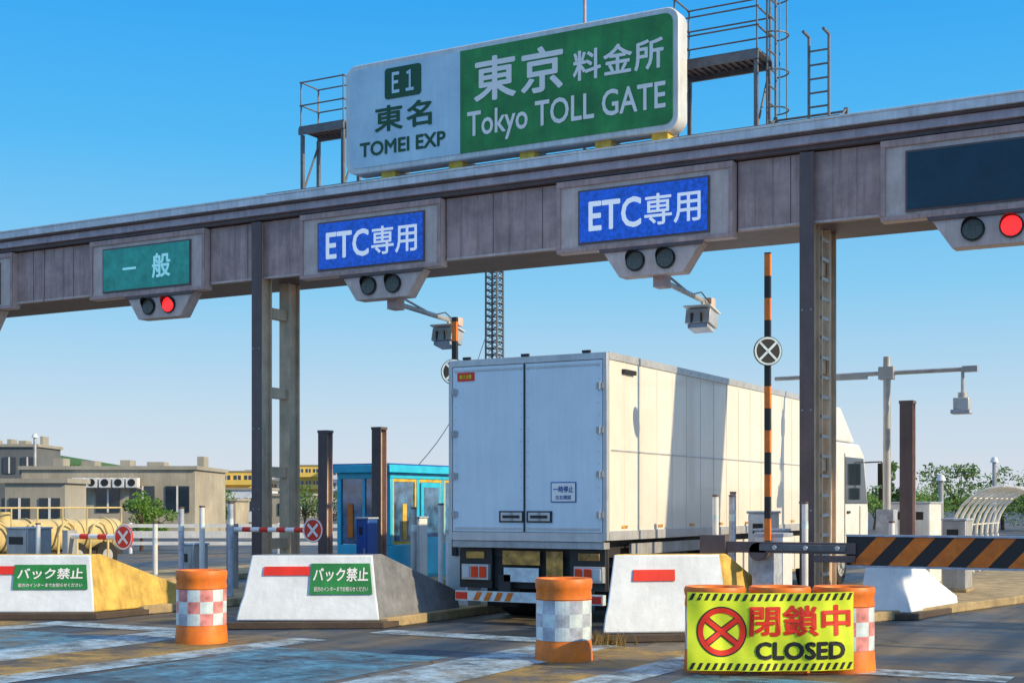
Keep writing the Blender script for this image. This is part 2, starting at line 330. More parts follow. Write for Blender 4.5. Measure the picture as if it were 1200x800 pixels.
mb.box(-34,14,3.09,3.16,7.352,7.39,'signedge')
for i in range(120):
    x=-33.8+i*.4; mb.cyl((x,3.2,7.1),(x,3.24,7.1),.012,'alu',n=6)
fin(mb,'roof_edge',gan,bevel=.006)
for cx in (-8.77,1.755,12.2):
    c=MB()
    for y0,y1,w2 in ((3.29,3.62,.11),(4.12,4.45,.12)):
        zt=6.96 if y0<4 else 5.93
        c.box(cx-w2,cx+w2,y0,y0+.03,.14,zt,'browndk' if y0<4 else 'legtaupe'); c.box(cx-w2,cx+w2,y1-.03,y1,.14,zt,'legtaupe'); c.box(cx-.02,cx+.06,y0+.03,y1-.03,.14,zt,'legtaupe')
        c.box(cx-w2-.06,cx+w2+.06,y0-.06,y1+.06,.14,.18,'galv')
        for zz in (1.6,3.1,4.6):
            for dx in (-w2*.6,w2*.6): c.cyl((cx+dx,y0-.008,zz),(cx+dx,y0,zz),.016,'galv',n=6)
    for z0 in (.95,2.3,3.8,5.3): c.box(cx-.07,cx+.07,3.62,4.12,z0-.1,z0+.1,'legtaupe')
    if cx>0:
        k=.6
        while k<5.8:
            c.box(cx+.09,cx+.12,3.66,4.1,k,k+.05,'galv'); k+=.3
        for yy in (3.66,4.06): c.box(cx+.08,cx+.125,yy,yy+.04,.3,5.85,'legtaupe')
    fin(c,'column',gan,bevel=.004)

# ---------------------------------------------------------------- lane signs
def lanesign(x0,x1,sx0,sx1,kind,label,z0=5.80,z1=6.97):
    s=thing('lane_sign',((x0+x1)/2,3.35,z0),label,'lane sign','lane signs on the gantry')
    f=MB(); f.box(x0,x1,3.30,3.5,z0,z1,'brownlt')
    b=.1
    f.box(x0,x1,3.27,3.299,z1-b,z1,'brown');f.box(x0,x1,3.27,3.299,z0,z0+b*.7,'brown');f.box(x0,x0+b*.7,3.27,3.299,z0+b*.7+.002,z1-b-.002,'brown');f.box(x1-b*.7,x1,3.27,3.299,z0+b*.7+.002,z1-b-.002,'brown')
    fin(f,'frame',s,bevel=.005)
    pz0,pz1=5.94,6.76
    p=MB(); p.box(sx0-.03,sx1+.03,3.272,3.298,pz0-.03,pz1+.03,'browndk'); p.box(sx0,sx1,3.262,3.271,pz0,pz1,{'etc':'etcblue','gen':'teal','off':'screen'}[kind])
    pl=fin(p,'display_panel',s)
    c=((sx0+sx1)/2,3.257,(pz0+pz1)/2)
    if kind=='etc': 
        W=sx1-sx0
        text(pl,'ETC',(c[0]-W*.215,c[1],c[2]),RX,RZ,W*.42,.49,'etctext',bold=.018); text(pl,'専用',(c[0]+W*.235,c[1],c[2]),RX,RZ,W*.43,.50,'etctext',bold=.012)
    if kind=='gen':
        text(pl,'一',(c[0]-.42,c[1],c[2]),RX,RZ,.36,.045,'tealtext',bold=.02); text(pl,'般',(c[0]+.42,c[1],c[2]),RX,RZ,.48,.48,'tealtext',bold=.02)
lanesign(-13.05,-10.02,-12.66,-10.4,'gen','green general lane sign in a brown frame')
lanesign(-7.74,-4.7,-7.3,-5.06,'etc','blue illuminated lane sign with white lettering')
lanesign(-2.45,.60,-2.02,.19,'etc','blue illuminated lane sign with white lettering')
lanesign(2.86,5.88,3.25,5.5,'off','switched off lane sign with dark screen')
lanesign(-18.3,-15.3,-17.9,-15.7,'gen','green general lane sign in a brown frame')
def signal(cx,cols,label):
    s=thing('lane_signal',(cx,3.35,5.3),label,'traffic signal','lane signals under the gantry')
    h=MB(); h.prism([(cx-.86,3.3,5.79),(cx+.86,3.3,5.79),(cx+.55,3.3,5.33),(cx-.55,3.3,5.33)],(0,.28,0),'brownlt')
    h.prism([(cx-.9,3.27,5.8),(cx+.9,3.27,5.8),(cx+.88,3.27,5.74),(cx-.88,3.27,5.74)],(0,.03,0),'browndk')
    fin(h,'housing',s,bevel=.01)
    for dx,c in zip((-.26,.26),cols):
        l=MB(); l.cyl((cx+dx,3.297,5.57),(cx+dx,3.27,5.57),.165,'black',n=28); l.cyl((cx+dx,3.269,5.57),(cx+dx,3.255,5.57),.14,c,n=28)
        n=14; vs=[];fs=[]
        for i in range(n+1):
            a=math.radians(-10+200*i/n); r=.155
            vs+=[(cx+dx+r*math.cos(a),3.27,5.57+r*math.sin(a)),(cx+dx+r*math.cos(a),3.27-.02-.13*max(0,math.sin(a)),5.57+r*math.sin(a))]
        for i in range(n): fs.append((2*i,2*i+1,2*i+3,2*i+2))
        l.add(vs,fs,'black')
        fin(l,'lamp',s)
signal(-11.2,('ldark','lred'),'double lane signal with red lamp lit')
signal(-5.95,('ldark','ldark'),'double lane signal with both lamps off')
signal(-.78,('ldark','ldark'),'double lane signal with both lamps off')
signal(4.42,('ldark','lred'),'double lane signal with red lamp lit')
signal(-16.6,('ldark','lred'),'double lane signal with red lamp lit')

# ---------------------------------------------------------------- big sign
bs=thing('toll_gate_sign',(-3.5,3.4,7.4),'large green and white toll gate sign standing on the gantry','road sign')
x0,x1,z0,z1=-6.72,-.30,7.58,9.53
b=MB(); b.prism(rrect(x0,x1,z0,z1,.22,3.3),(0,.36,0),'signedge'); fin(b,'sign_box',bs,bevel=.02)
def rhalf(xa,xb,left,y,m,name,d=.012):
    r=.14; n=6; pts=[]
    za,zb=z0+.1,z1-.1
    if left:
        pts=[(xb,y,zb)]
        for cz,a in ((zb-r,90),(za+r,180)):
            for i in range(n+1):
                t=math.radians(a+90*i/n); pts.append((xa+r+r*math.cos(t),y,cz+r*math.sin(t)))
        pts.append((xb,y,za))
    else:
        pts=[(xa,y,za)]
        for cz,a in ((za+r,270),(zb-r,0)):
            for i in range(n+1):
                t=math.radians(a+90*i/n); pts.append((xb-r+r*math.cos(t),y,cz+r*math.sin(t)))
        pts.append((xa,y,zb))
    q=MB(); q.prism(pts,(0,d,0),m); return fin(q,name,bs)
pw=rhalf(x0+.1,-4.31,True,3.287,'signpale','route_panel'); pg=rhalf(-4.305,x1-.1,False,3.287,'green','name_panel')
e=MB(); e.prism(rrect(-5.86,-5.10,8.82,9.36,.06,3.275),(0,.01,0),'dkgreen'); e1=fin(e,'route_badge',pw)
text(e1,'Ｅ１',(-5.475,3.27,9.09),RX,RZ,.46,.37,'signpale',bold=.02)
text(pw,'東名',(-5.48,3.28,8.49),RX,RZ,1.2,.46,'dkgreen',bold=.022,spacing=1.15)
text(pw,'TOMEI EXP',(-5.5,3.28,7.99),RX,RZ,1.8,.26,'dkgreen',bold=.025)
text(pg,'東京',(-3.18,3.28,8.88),RX,RZ,1.7,.76,'signwhite',bold=.022,spacing=1.12)
text(pg,'料金所',(-1.35,3.28,8.83),RX,RZ,1.6,.50,'signwhite',bold=.02,spacing=1.1)
text(pg,'Tokyo TOLL GATE',(-2.34,3.28,8.09),RX,RZ,3.65,.56,'signwhite',bold=.015)
r=MB()
r.box(-8.7,2.2,3.5,3.6,7.42,7.52,'steel'); r.box(-8.7,2.2,3.9,4.0,7.42,7.52,'steel'); r.box(-8.7,2.2,3.42,4.0,7.40,7.419,'galv')
for i in range(12):
    x=-8.5+i*.95; r.box(x,x+.12,3.4,4.1,7.36,7.40,'steel')
for x in (-6.0,-4.6,-3.2,-1.8,-.8):
    r.box(x,x+.28,3.38,3.6,7.46,7.58,'yellowpl'); r.box(x+.1,x+.18,3.66,4.0,7.5,9.2,'steel')
    r.cyl((x+.14,3.95,7.5),(x+.14,3.7,8.8),.03,'steel',n=6)
fin(r,'support_rail',bs,bevel=.004)
a=MB(); a.cyl((-2.34,4.1,7.4),(-2.34,4.1,10.6),.03,'brown',n=8); a.cyl((-2.34,4.1,10.6),(-2.34,4.1,12),.014,'alu',n=6); fin(a,'antenna_mast',loc=(-2.34,4.1,7.4),label='thin metal mast rising behind the gate sign',cat='mast')

# ---------------------------------------------------------------- maintenance platforms
def platform(x0,x1,y0,y1,zd,label,ladder_x,ztop,zl,rails):
    p=thing('maintenance_platform',((x0+x1)/2,(y0+y1)/2,7.4),label,'platform','steel maintenance platforms on the gantry')
    d=MB(); d.box(x0,x1,y0,y1,zd,zd+.04,'steel'); d.box(x0,x1,y0-.02,y0+.03,zd-.12,zd-.002,'steel'); d.box(x0,x1,y1-.03,y1+.02,zd-.12,zd-.002,'steel')
    n=int((x1-x0)/.12)
    for i in range(n): d.box(x0+i*.12,x0+i*.12+.02,y0+.04,y1-.04,zd-.05,zd-.003,'browndk')
    fin(d,'deck',p)
    for x in (x0+.05,x1-.05):
        l=MB()
        for y in (y0+.05,y1-.05): l.box(x-.03,x+.03,y-.03,y+.03,7.38,zd-.125,'steel'); l.box(x-.1,x+.1,y-.08,y+.08,7.37,7.41,'steel')
        l.cyl((x,y0+.05,7.6),(x,y1-.05,zd-.2),.02,'steel',n=6); l.cyl((x,y0+.05,7.5),(x,y1-.05,7.5),.02,'steel',n=6)
        fin(l,'leg_frame',p)
    r=MB()
    nn=max(2,int((x1-x0)/.8)+1)
    for i in range(nn):
        x=x0+.03+(x1-x0-.06)*i/(nn-1)
        for y in (y0+.03,y1-.03): r.cyl((x,y,zd+.04),(x,y,ztop),.016,'steel',n=8)
    for zz in rails+(ztop,):
        for y in (y0+.03,y1-.03): r.cyl((x0,y,zz),(x1,y,zz),.015,'steel',n=8)
        for x in (x0+.03,x1-.03): r.cyl((x,y0,zz),(x,y1,zz),.015,'steel',n=8)
    fin(r,'railing',p)
    if zl:
        q=MB()
        for dy in (0,.42): q.cyl((ladder_x,y0+.2+dy,7.4),(ladder_x,y0+.2+dy,zl),.02,'steel',n=8)
        k=7.55
        while k<zl: q.cyl((ladder_x,y0+.2,k),(ladder_x,y0+.62,k),.014,'steel',n=6); k+=.28
        fin(q,'ladder',p)
    return p
platform(-8.4,-7.35,4.1,4.7,8.84,'galvanised platform with railing beside the gate sign',-8.55,9.72,0,(9.28,))
P2=platform(-.75,.72,4.1,4.8,8.88,'galvanised platform with high railing and caged ladder',.80,9.95,9.9,(9.3,9.6))
for xx in (-.3,.72):
    c=MB(); c.cyl((xx,4.13,9.95),(xx,4.13,11.2),.02,'steel',n=8); fin(c,'rail_upright',P2)
c=MB()
for zz in (8.0,8.6,9.2,9.8):
    pts=[(.80+.28*math.sin(t),4.5-.26*math.cos(t),zz) for t in [math.pi*i/8 for i in range(9)]]
    c.tube(pts,.013,'steel',6)
for t in (.25,.75): 
    c.cyl((.80+.28*math.sin(math.pi*t),4.5-.26*math.cos(math.pi*t),7.9),(.80+.28*math.sin(math.pi*t),4.5-.26*math.cos(math.pi*t),9.85),.012,'steel',n=6)
fin(c,'ladder_cage',P2)
ld=thing('access_ladder',(1.6,4.4,7.4),'small galvanised access ladder fixed on the gantry roof','ladder')
q=MB()
for dx in (0,.32): q.cyl((1.45+dx,4.4,7.36),(1.45+dx,4.4,9.05),.024,'steel',n=8); q.cyl((1.45+dx,4.4,9.05),(1.45+dx,4.1,9.05),.024,'steel',n=8)
k=7.5
while k<9.0: q.cyl((1.45,4.4,k),(1.77,4.4,k),.016,'steel',n=6); k+=.22
fin(q,'ladder_frame',ld)
q=MB(); q.box(.7,2.0,3.9,4.8,7.365,7.44,'steel')
for x in (.8,1.95): q.cyl((x,3.95,7.42),(x,4.75,7.95),.02,'steel',n=6); q.box(x-.03,x+.03,4.7,4.76,7.42,7.95,'steel')
q.tube([(.8,4.73,7.9),(1.95,4.73,7.9)],.02,'steel')
fin(q,'ladder_foot',ld)

# ---------------------------------------------------------------- ETC antennas
def antenna(x):
    t=thing('overhead_antenna',(x,3.6,5.9),'white roadside antenna on an arm beneath the gantry','antenna','overhead antennas under the gantry')
    a=MB(); a.box(x-.05,x+.05,3.55,3.65,5.2,5.93,'brown'); a.box(x-.1,x+.1,3.48,3.74,5.16,5.36,'brown')
    a.cyl((x,3.7,5.27),(x,5.75,5.17),.045,'galv',n=10); a.cyl((x,3.7,5.42),(x,4.7,5.24),.022,'galv',n=8); a.cyl((x,5.4,5.18),(x,5.4,4.98),.035,'galv',n=8); a.box(x-.08,x+.08,5.6,5.8,5.1,5.26,'brownlt')
    fin(a,'arm',t,bevel=.004)
    b=MB(); b.obox((x,5.35,4.86),(.22,0,0),(0,.2,-.04),(0,.03,.12),'alu'); b.obox((x,5.31,4.70),(.18,0,0),(0,.16,-.03),(0,.008,.035),'greyref')
    b.obox((x,5.36,5.02),(.25,0,0),(0,.24,-.05),(0,.003,.012),'white')
    b.box(x-.12,x-.08,5.12,5.16,4.78,4.95,'black'); b.box(x+.06,x+.1,5.12,5.16,4.78,4.95,'black')
    b.tube([(x,5.5,5.0),(x+.1,5.6,5.1),(x+.05,5.2,5.3),(x,4.7,5.18)],.012,'black',6)
    fin(b,'antenna_housing',t,bevel=.008)
antenna(-5.85); antenna(-.72)

# ---------------------------------------------------------------- truck
tr=thing('box_truck',(-1.25,0,0),'long white box truck seen from its closed rear doors','truck')
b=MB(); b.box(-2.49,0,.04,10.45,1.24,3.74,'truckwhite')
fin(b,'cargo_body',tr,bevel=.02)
b=MB()
for x in (-2.50,-.05): b.box(x,x+.06,0,.09,1.2,3.75,'alu')
b.box(-2.44,-.05,0,.08,3.66,3.752,'alu'); b.box(-2.44,-.05,0,.08,1.18,1.30,'alu')
b.box(-.02,.018,.09,10.46,3.66,3.76,'alu'); b.box(-.02,.018,.09,10.46,1.2,1.33,'alu'); b.box(-.02,.02,10.36,10.47,1.2,3.76,'alu')
b.box(-2.51,-2.47,.09,10.46,3.66,3.76,'alu')
for k in range(1,18): b.box(-.01,.007,k*.575,k*.575+.03,1.33,3.66,'truckwhite')
for k in range(30): b.cyl((.018,.3+k*.34,3.71),(.024,.3+k*.34,3.71),.012,'galv',n=6)
b.box(.0,.012,.15,10.3,2.42,2.44,'alu')
for k in range(8): b.box(.004,.014,.5+k*1.25,.68+k*1.25,1.36,1.40,'tan')
fin(b,'body_trim',tr,bevel=.004)
b=MB(); b.box(.0,.05,.5,.9,3.5,3.56,'black'); fin(b,'side_latch',tr,bevel=.004)
def door(xa,xb,hx):
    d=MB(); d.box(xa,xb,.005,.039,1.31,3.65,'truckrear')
    d.box(xa+.03,xb-.03,-.004,.004,1.34,1.37,'alu'); d.box(xa+.03,xb-.03,-.004,.004,3.58,3.61,'alu')
    for i in range(14): 
        z_=1.42+i*.165
        for xx in (xa+.05,xb-.05): d.cyl((xx,.005,z_),(xx,.001,z_),.008,'galv',n=6)
    o=fin(d,'door',tr,bevel=.006)
    for zz in (1.55,2.1,2.7,3.3):
        h=MB(); h.box(hx-.05,hx+.05,-.02,.004,zz-.04,zz+.04,'galv'); h.cyl((hx,-.02,zz-.05),(hx,-.02,zz+.05),.015,'galv',n=8); fin(h,'hinge',o)
    return o
dl=door(-2.43,-1.262,-2.40); dr=door(-1.252,-.06,-.09)
s=MB(); s.box(-1.268,-1.246,-.012,.03,1.31,3.65,'black'); fin(s,'door_seal',tr)
for o,x in ((dl,-1.46),(dr,-1.02)):
    h=MB(); h.box(x-.2,x+.2,-.012,.004,1.44,1.60,'black'); h.box(x-.17,x+.17,-.02,-.013,1.46,1.58,'alu'); h.box(x-.13,x+.13,-.04,-.021,1.50,1.54,'black'); h.box(x-.02,x+.02,-.035,-.021,1.46,1.58,'galv'); fin(h,'door_handle',o,bevel=.004)
h=MB(); h.box(-.84,-.45,-.006,.004,1.72,2.0,'navy'); h.box(-.825,-.465,-.009,-.007,1.735,1.985,'signwhite'); pl=fin(h,'notice_plate',dr)
text(pl,'一時停止',(-.645,-.012,1.90),RX,RZ,.31,.09,'navy',bold=.02); text(pl,'左右確認',(-.645,-.012,1.79),RX,RZ,.24,.06,'navy',bold=.01)
h=MB(); h.box(-2.35,-2.07,-.006,.004,3.45,3.57,'red'); pl=fin(h,'notice_plate',dl,label='small red warning sticker'); text(pl,'高さ注意',(-2.21,-.012,3.51),RX,RZ,.2,.06,'yellow',bold=.02)
h=MB()
for x in (-2.2,-1.25,-.3): h.box(x-.06,x+.06,-.01,.03,3.755,3.79,'black')
fin(h,'roof_marker',tr)
b=MB(); b.box(-2.45,-.04,.02,.2,1.08,1.175,'galv'); b.box(-2.3,-.2,.2,10.4,.95,1.2,'chassis'); b.box(-1.75,-1.55,.3,12,.7,1.0,'chassis'); b.box(-.95,-.75,.3,12,.7,1.0,'chassis')
b.box(-2.42,-.08,.22,.27,.50,1.07,'chassis')
for x in (-2.40,-.62): b.box(x,x+.54,.14,.2,.5,1.07,'black')
fin(b,'chassis_frame',tr,bevel=.005)
for x in (-2.32,-.52):
    b=MB(); b.box(x,x+.44,.06,.16,.62,.84,'alu'); 
    for i,m in enumerate(('tail','tail','clear')): b.box(x+.02+i*.14,x+.13+i*.14,.045,.059,.65,.81,m) if x>-1 else b.box(x+.3-i*.14,x+.41-i*.14,.045,.059,.65,.81,m)
    fin(b,'tail_light',tr,bevel=.004)
for x,wd,za,zb,m in ((-2.28,.30,.92,1.02,'tan'),(-1.68,.60,.84,1.04,'tan'),(-1.66,.56,.60,.80,'silref'),(-.98,.26,.60,1.04,'tan'),(-.48,.32,.92,1.02,'tan')):
    b=MB(); b.box(x,x+wd,.12,.135,za,zb,m); fin(b,'reflector_plate',tr,bevel=.003)
b=MB(); b.box(-2.4,-.06,.02,.12,.32,.46,'silref')
x=-2.1
while x<-1.55:
    b.add([(x,.015,.33),(x+.09,.015,.33),(x+.15,.015,.45),(x+.06,.015,.45)],[(0,1,2,3)],'orange'); x+=.17
b.box(-2.39,-2.2,.012,.018,.34,.44,'red'); b.box(-.3,-.08,.012,.018,.34,.44,'red'); b.box(-.85,-.55,.012,.018,.34,.44,'red')
b.box(-1.75,-1.55,.12,.4,.3,.7,'chassis'); b.box(-.95,-.75,.12,.4,.3,.7,'chassis')
fin(b,'rear_bumper',tr)
for x in (-2.38,-.6):
    b=MB(); b.box(x,x+.52,.9,.93,.18,.8,'rubber'); fin(b,'mudflap',tr)
def wheel(x0,x1,y,r=.46):
    w=MB(); w.cyl((x0,y,r),(x1,y,r),r,'rubber',n=32); o=fin(w,'wheel',tr,bevel=.03)
    sx=1 if x1>-1.2 else -1; xe=x1 if sx>0 else x0
    q=MB(); q.cyl((xe-.02*sx,y,r),(xe+.008*sx,y,r),.27,'alu',n=24); q.cyl((xe,y,r),(xe+.05*sx,y,r),.1,'galv',n=16)
    for i in range(8):
        a=2*math.pi*i/8; q.cyl((xe,y+.19*math.cos(a),r+.19*math.sin(a)),(xe+.03*sx,y+.19*math.cos(a),r+.19*math.sin(a)),.022,'galv',n=6)
    fin(q,'rim',o)
for y in (1.7,2.85):
    wheel(-2.42,-1.9,y); wheel(-.58,-.06,y)
for y in (9.9,11.6): wheel(-2.40,-2.1,y); wheel(-.38,-.08,y)
for xa in (-.06,-2.46):
    b=MB(); b.box(xa,xa+.03,3.7,8.9,.48,1.1,'truckwhite')
    if xa>-1:
        for k in range(5): b.box(-.03,-.022,3.9+k*1.1,3.93+k*1.1,.5,1.08,'alu')
    fin(b,'side_guard',tr,bevel=.004)
b=MB(); b.box(-.07,-.03,.9,3.5,.98,1.14,'galv')
for y in (1.7,2.85): 
    for i in range(8):
        a0=math.radians(20+140*i/8); a1=math.radians(20+140*(i+1)/8)
        b.add([(-.6,y+.52*math.cos(a0),.46+.52*math.sin(a0)),(-.04,y+.52*math.cos(a0),.46+.52*math.sin(a0)),(-.04,y+.52*math.cos(a1),.46+.52*math.sin(a1)),(-.6,y+.52*math.cos(a1),.46+.52*math.sin(a1))],[(0,1,2,3)],'alu')
fin(b,'fender',tr)
b=MB()
prof=[(10.8,.62),(13.45,.62),(13.5,1.5),(13.15,2.75),(12.75,2.98),(10.8,2.98)]
b.prism([(-2.46,y,z) for y,z in prof],(2.46,0,0),'white')
cab=fin(b,'cab',tr,bevel=.05)
b=MB(); b.prism([(-2.35,y,z) for y,z in [(10.85,3.0),(12.6,3.0),(11.5,3.7),(10.85,3.72)]],(2.3,0,0),'white'); fin(b,'roof_deflector',cab,bevel=.04)
b=MB(); b.prism([(-.002,y,z) for y,z in [(11.65,1.7),(13.36,1.7),(13.05,2.68),(11.65,2.68)]],(.008,0,0),'glass'); b.prism([(-2.3,y,z) for y,z in [(13.44,1.72),(13.22,2.56),(13.25,2.57),(13.47,1.73)]],(2.1,0,0),'glass'); fin(b,'window',cab)
b=MB(); b.box(-.002,.012,11.58,11.60,.8,2.75,'black'); b.box(-.002,.012,12.75,12.77,.8,1.65,'black'); b.box(-.002,.03,11.75,11.95,1.5,1.55,'black'); b.box(-.002,.02,12.9,13.3,.75,.95,'tan'); fin(b,'door_outline',cab)
b=MB(); b.tube([(-.03,13.2,2.6),(.30,13.45,2.62),(.32,13.5,1.8)],.018,'black',6); b.obox((.34,13.52,2.35),(.14,0,0),(0,.04,0),(0,0,.24),'black'); b.obox((.34,13.52,1.92),(.12,0,0),(0,.04,0),(0,0,.13),'black'); fin(b,'side_mirror',cab,bevel=.01)

# ---------------------------------------------------------------- toll booth
tb=thing('toll_booth',(-8.65,8,.14),'bright blue toll booth with dark windows on the island','toll booth')
x0,x1,y0,y1=-9.35,-8.0,6.6,10.2
b=MB(); b.box(x0,x1,y0,y1,.14,.85,'cyan')
for x in (x0,x1-.1):
    for y in (y0,y0+1.0,y0+2.0,y1-.1): b.box(x,x+.1,y,y+.1,.852,2.22,'cyan')
b.box(x0,x1,y0,y1,2.222,2.34,'cyan'); wl=fin(b,'wall',tb,bevel=.01)
b=MB(); b.box(x0-.15,x1+.12,y0-.2,y1+.2,2.342,2.50,'cyan'); b.box(x0-.1,x1+.08,y0-.15,y1+.15,2.502,2.53,'navy'); fin(b,'roof',tb,bevel=.01)
b=MB(); b.box(x0+.1,x1-.1,y0+.04,y0+.06,.86,2.22,'boothglass'); b.box((x0+x1)/2-.03,(x0+x1)/2+.03,y0+.01,y0+.039,.855,2.22,'cyan'); fin(b,'window',tb)
for xx,zz,hh,m in ((-9.1,1.0,.7,'orange'),(-8.85,.95,.4,'signwhite'),(-8.45,1.0,.9,'cyan'),(-8.25,.95,.5,'yellowpl')):
    b=MB(); b.box(xx,xx+.14,y0+.02,y0+.038,zz,zz+hh,m); fin(b,'window_notice',tb)
for k in range(3):
    b=MB(); ya=y0+.1+k*1.0; b.box(x1-.06,x1-.04,ya,ya+.9,.86,2.22,'boothglass')
    for yy in (ya,ya+.84): b.box(x1-.04,x1-.02,yy,yy+.06,.86,2.22,'yellowpl')
    for zz in (.86,2.16): b.box(x1-.039,x1-.021,ya+.062,ya+.838,zz,zz+.06,'yellowpl')
    b.box(x1-.038,x1-.03,ya+.4,ya+.55,.95,1.7,('yellowpl','orange','cyan')[k])
    fin(b,'window',tb)
b=MB(); b.box(x1+.002,x1+.03,7.72,8.5,.2,2.15,'cyan'); b.box(x1+.031,x1+.036,7.82,8.4,1.0,2.05,'boothglass'); b.box(x1+.031,x1+.05,7.8,7.84,1.0,1.2,'alu'); fin(b,'door',tb,bevel=.005)
b=MB(); b.box(-8.9,-8.5,7.0,7.4,.3,1.5,'yellowpl'); fin(b,'payment_machine',tb,bevel=.01)

# ---------------------------------------------------------------- posts
def hpost(x,y,zt,w=.1):
    m=MB(); m.box(x-w,x+w,y-w,y-w+.02,.14,zt,'browndk'); m.box(x-w,x+w,y+w-.02,y+w,.14,zt,'brown'); m.box(x-.015,x+.015,y-w+.02,y+w-.02,.14,zt,'legtaupe')
    m.box(x-w-.04,x+w+.04,y-w-.04,y+w+.04,.14,.17,'galv')
    t=thing('guard_post',(x,y,.14),'tall brown steel H-section post on an island','post','brown steel posts on the islands')
    fin(m,'post_shaft',t); c=MB(); c.box(x-w-.01,x+w+.01,y-w-.01,y+w+.01,zt,zt+.05,'browndk'); fin(c,'cap',t)
hpost(-8.0,4.4,3.05); hpost(-8.0,6.2,3.2,.11); hpost(2.4,6.9,3.4,.11)
def boll(x,y,h,r=.045):
    m=random.choice(('white','greyref','galv'))
    t=thing('bollard',(x,y,.14),'slim pale steel bollard on a toll island','bollard','pale bollards on the islands')
    b=MB(); b.cyl((x,y,.14),(x,y,h),r,m,n=14); fin(b,'tube',t,bevel=.01)
    b=MB(); b.cyl((x,y,h+.001),(x,y,h+.03),r*1.08,'browndk',n=14); fin(b,'cap',t)
    b=MB(); b.cyl((x,y,h-.35),(x,y,h-.25),r*1.03,'silref',n=14); fin(b,'collar',t)
for x,y,h in ((-7.45,-.15,1.62),(-7.55,.45,1.64),(-7.5,1.1,1.7),(-3.95,1.3,1.62),(-3.7,1.7,1.68),(-2.95,2.2,1.7),(-3.2,2.6,1.8),(.9,1.75,1.8),(1.0,2.15,1.8),(.85,2.6,1.85),(2.1,2.1,1.7),(1.0,5.6,1.8),(2.6,5.0,1.4),(-9.3,1.2,1.35),(-13.1,2.0,1.3)): boll(x,y,h)

def gatepole(x,y,zt,zc):
    t=thing('raised_barrier_arm',(x,y,.14),'black and orange striped barrier arm raised upright with round disc','barrier','raised lane barrier arms')
    b=MB(); b.box(x-.2,x+.2,y-.05,y+.35,.14,1.25,'white'); b.box(x-.21,x+.21,y-.06,y+.36,1.252,1.3,'greyref'); b.box(x-.15,x+.15,y-.058,y-.051,.3,1.1,'alu'); fin(b,'cabinet',t,bevel=.012)
    b=MB(); z=.9; k=0
    while z<zt:
        z2=min(z+.30,zt); b.box(x-.04,x+.04,y-.13,y-.07,z,z2-.001,('black','orange')[k%2]); z=z2;k+=1
    fin(b,'arm',t)
    # disc turned towards the oncoming lane
    ex=V((math.cos(math.radians(38)),math.sin(math.radians(38)),0)); nn=V((ex.y,-ex.x,0)); ez=V((0,0,1)); C=V((x,y-.14,zc))+nn*.03
    b=MB(); b.cyl(C,C+nn*.022,.20,'black',n=32); b.cyl(C,V((x,y-.1,zc)),.03,'black',n=8)
    d=fin(b,'disc',t)
    b=MB(); n=32
    vs=[];fs=[]
    for i in range(n):
        a=2*math.pi*i/n; q=ex*math.cos(a)+ez*math.sin(a); vs+=[C+nn*.025+q*.165,C+nn*.025+q*.19]
    for i in range(n): j=(i+1)%n; fs.append((2*i,2*i+1,2*j+1,2*j))
    b.add(vs,fs,'silref')
    for k,a in enumerate((45,135)):
        a=math.radians(a); u=ex*math.cos(a)+ez*math.sin(a); v=ez*math.cos(a)-ex*math.sin(a)
        b.obox(C+nn*(.026+.0025*k),u*.166,v*.016,nn*.001,'silref')
    fin(b,'cross_mark',d)
gatepole(1.85,1.33,5.12,3.77); gatepole(-3.15,1.33,4.57,3.72)

# closed barrier
cb=thing('lane_barrier',(2.3,-.1,.14),'lowered orange and black striped barrier closing the lane','barrier')
b=MB(); b.box(2.02,2.32,.1,.42,.14,1.15,'greyref'); b.box(2.0,2.34,.08,.44,1.152,1.2,'galv'); b.cyl((2.17,.08,1.1),(2.17,-.12,1.1),.12,'browndk',n=20); fin(b,'cabinet',cb,bevel=.01)
b=MB(); b.box(1.4,3.42,-.12,-.04,1.08,1.22,'browndk'); b.box(2.2,3.3,-.14,-.121,1.11,1.19,'steel'); b.box(2.9,3.42,-.16,-.02,.98,1.06,'browndk'); b.box(1.4,1.75,-.14,-.0,.96,1.3,'browndk')
for x in (2.4,2.8,3.2): b.cyl((x,-.15,1.15),(x,-.14,1.15),.03,'alu',n=10)
fin(b,'bracket_arm',cb,bevel=.005)
b=MB(); zb0,zb1=.95,1.30
xa=3.30; xe=7.4; b.box(xa,xe,-.09,-.05,zb0,zb1,'black'); sl=.36; x=xa; 
while x<xe-.7:
    b.add([(x+.05,-.094,zb0+.002),(x+.29,-.094,zb0+.002),(x+.29+sl*.9,-.094,zb1-.002),(x+.05+sl*.9,-.094,zb1-.002)],[(0,1,2,3)],'orange'); x+=.46
b.box(xa,xe,-.11,-.03,zb1+.001,zb1+.025,'greyref'); b.box(xa,xe,-.11,-.03,zb0-.025,zb0-.001,'greyref')
fin(b,'striped_bar',cb)

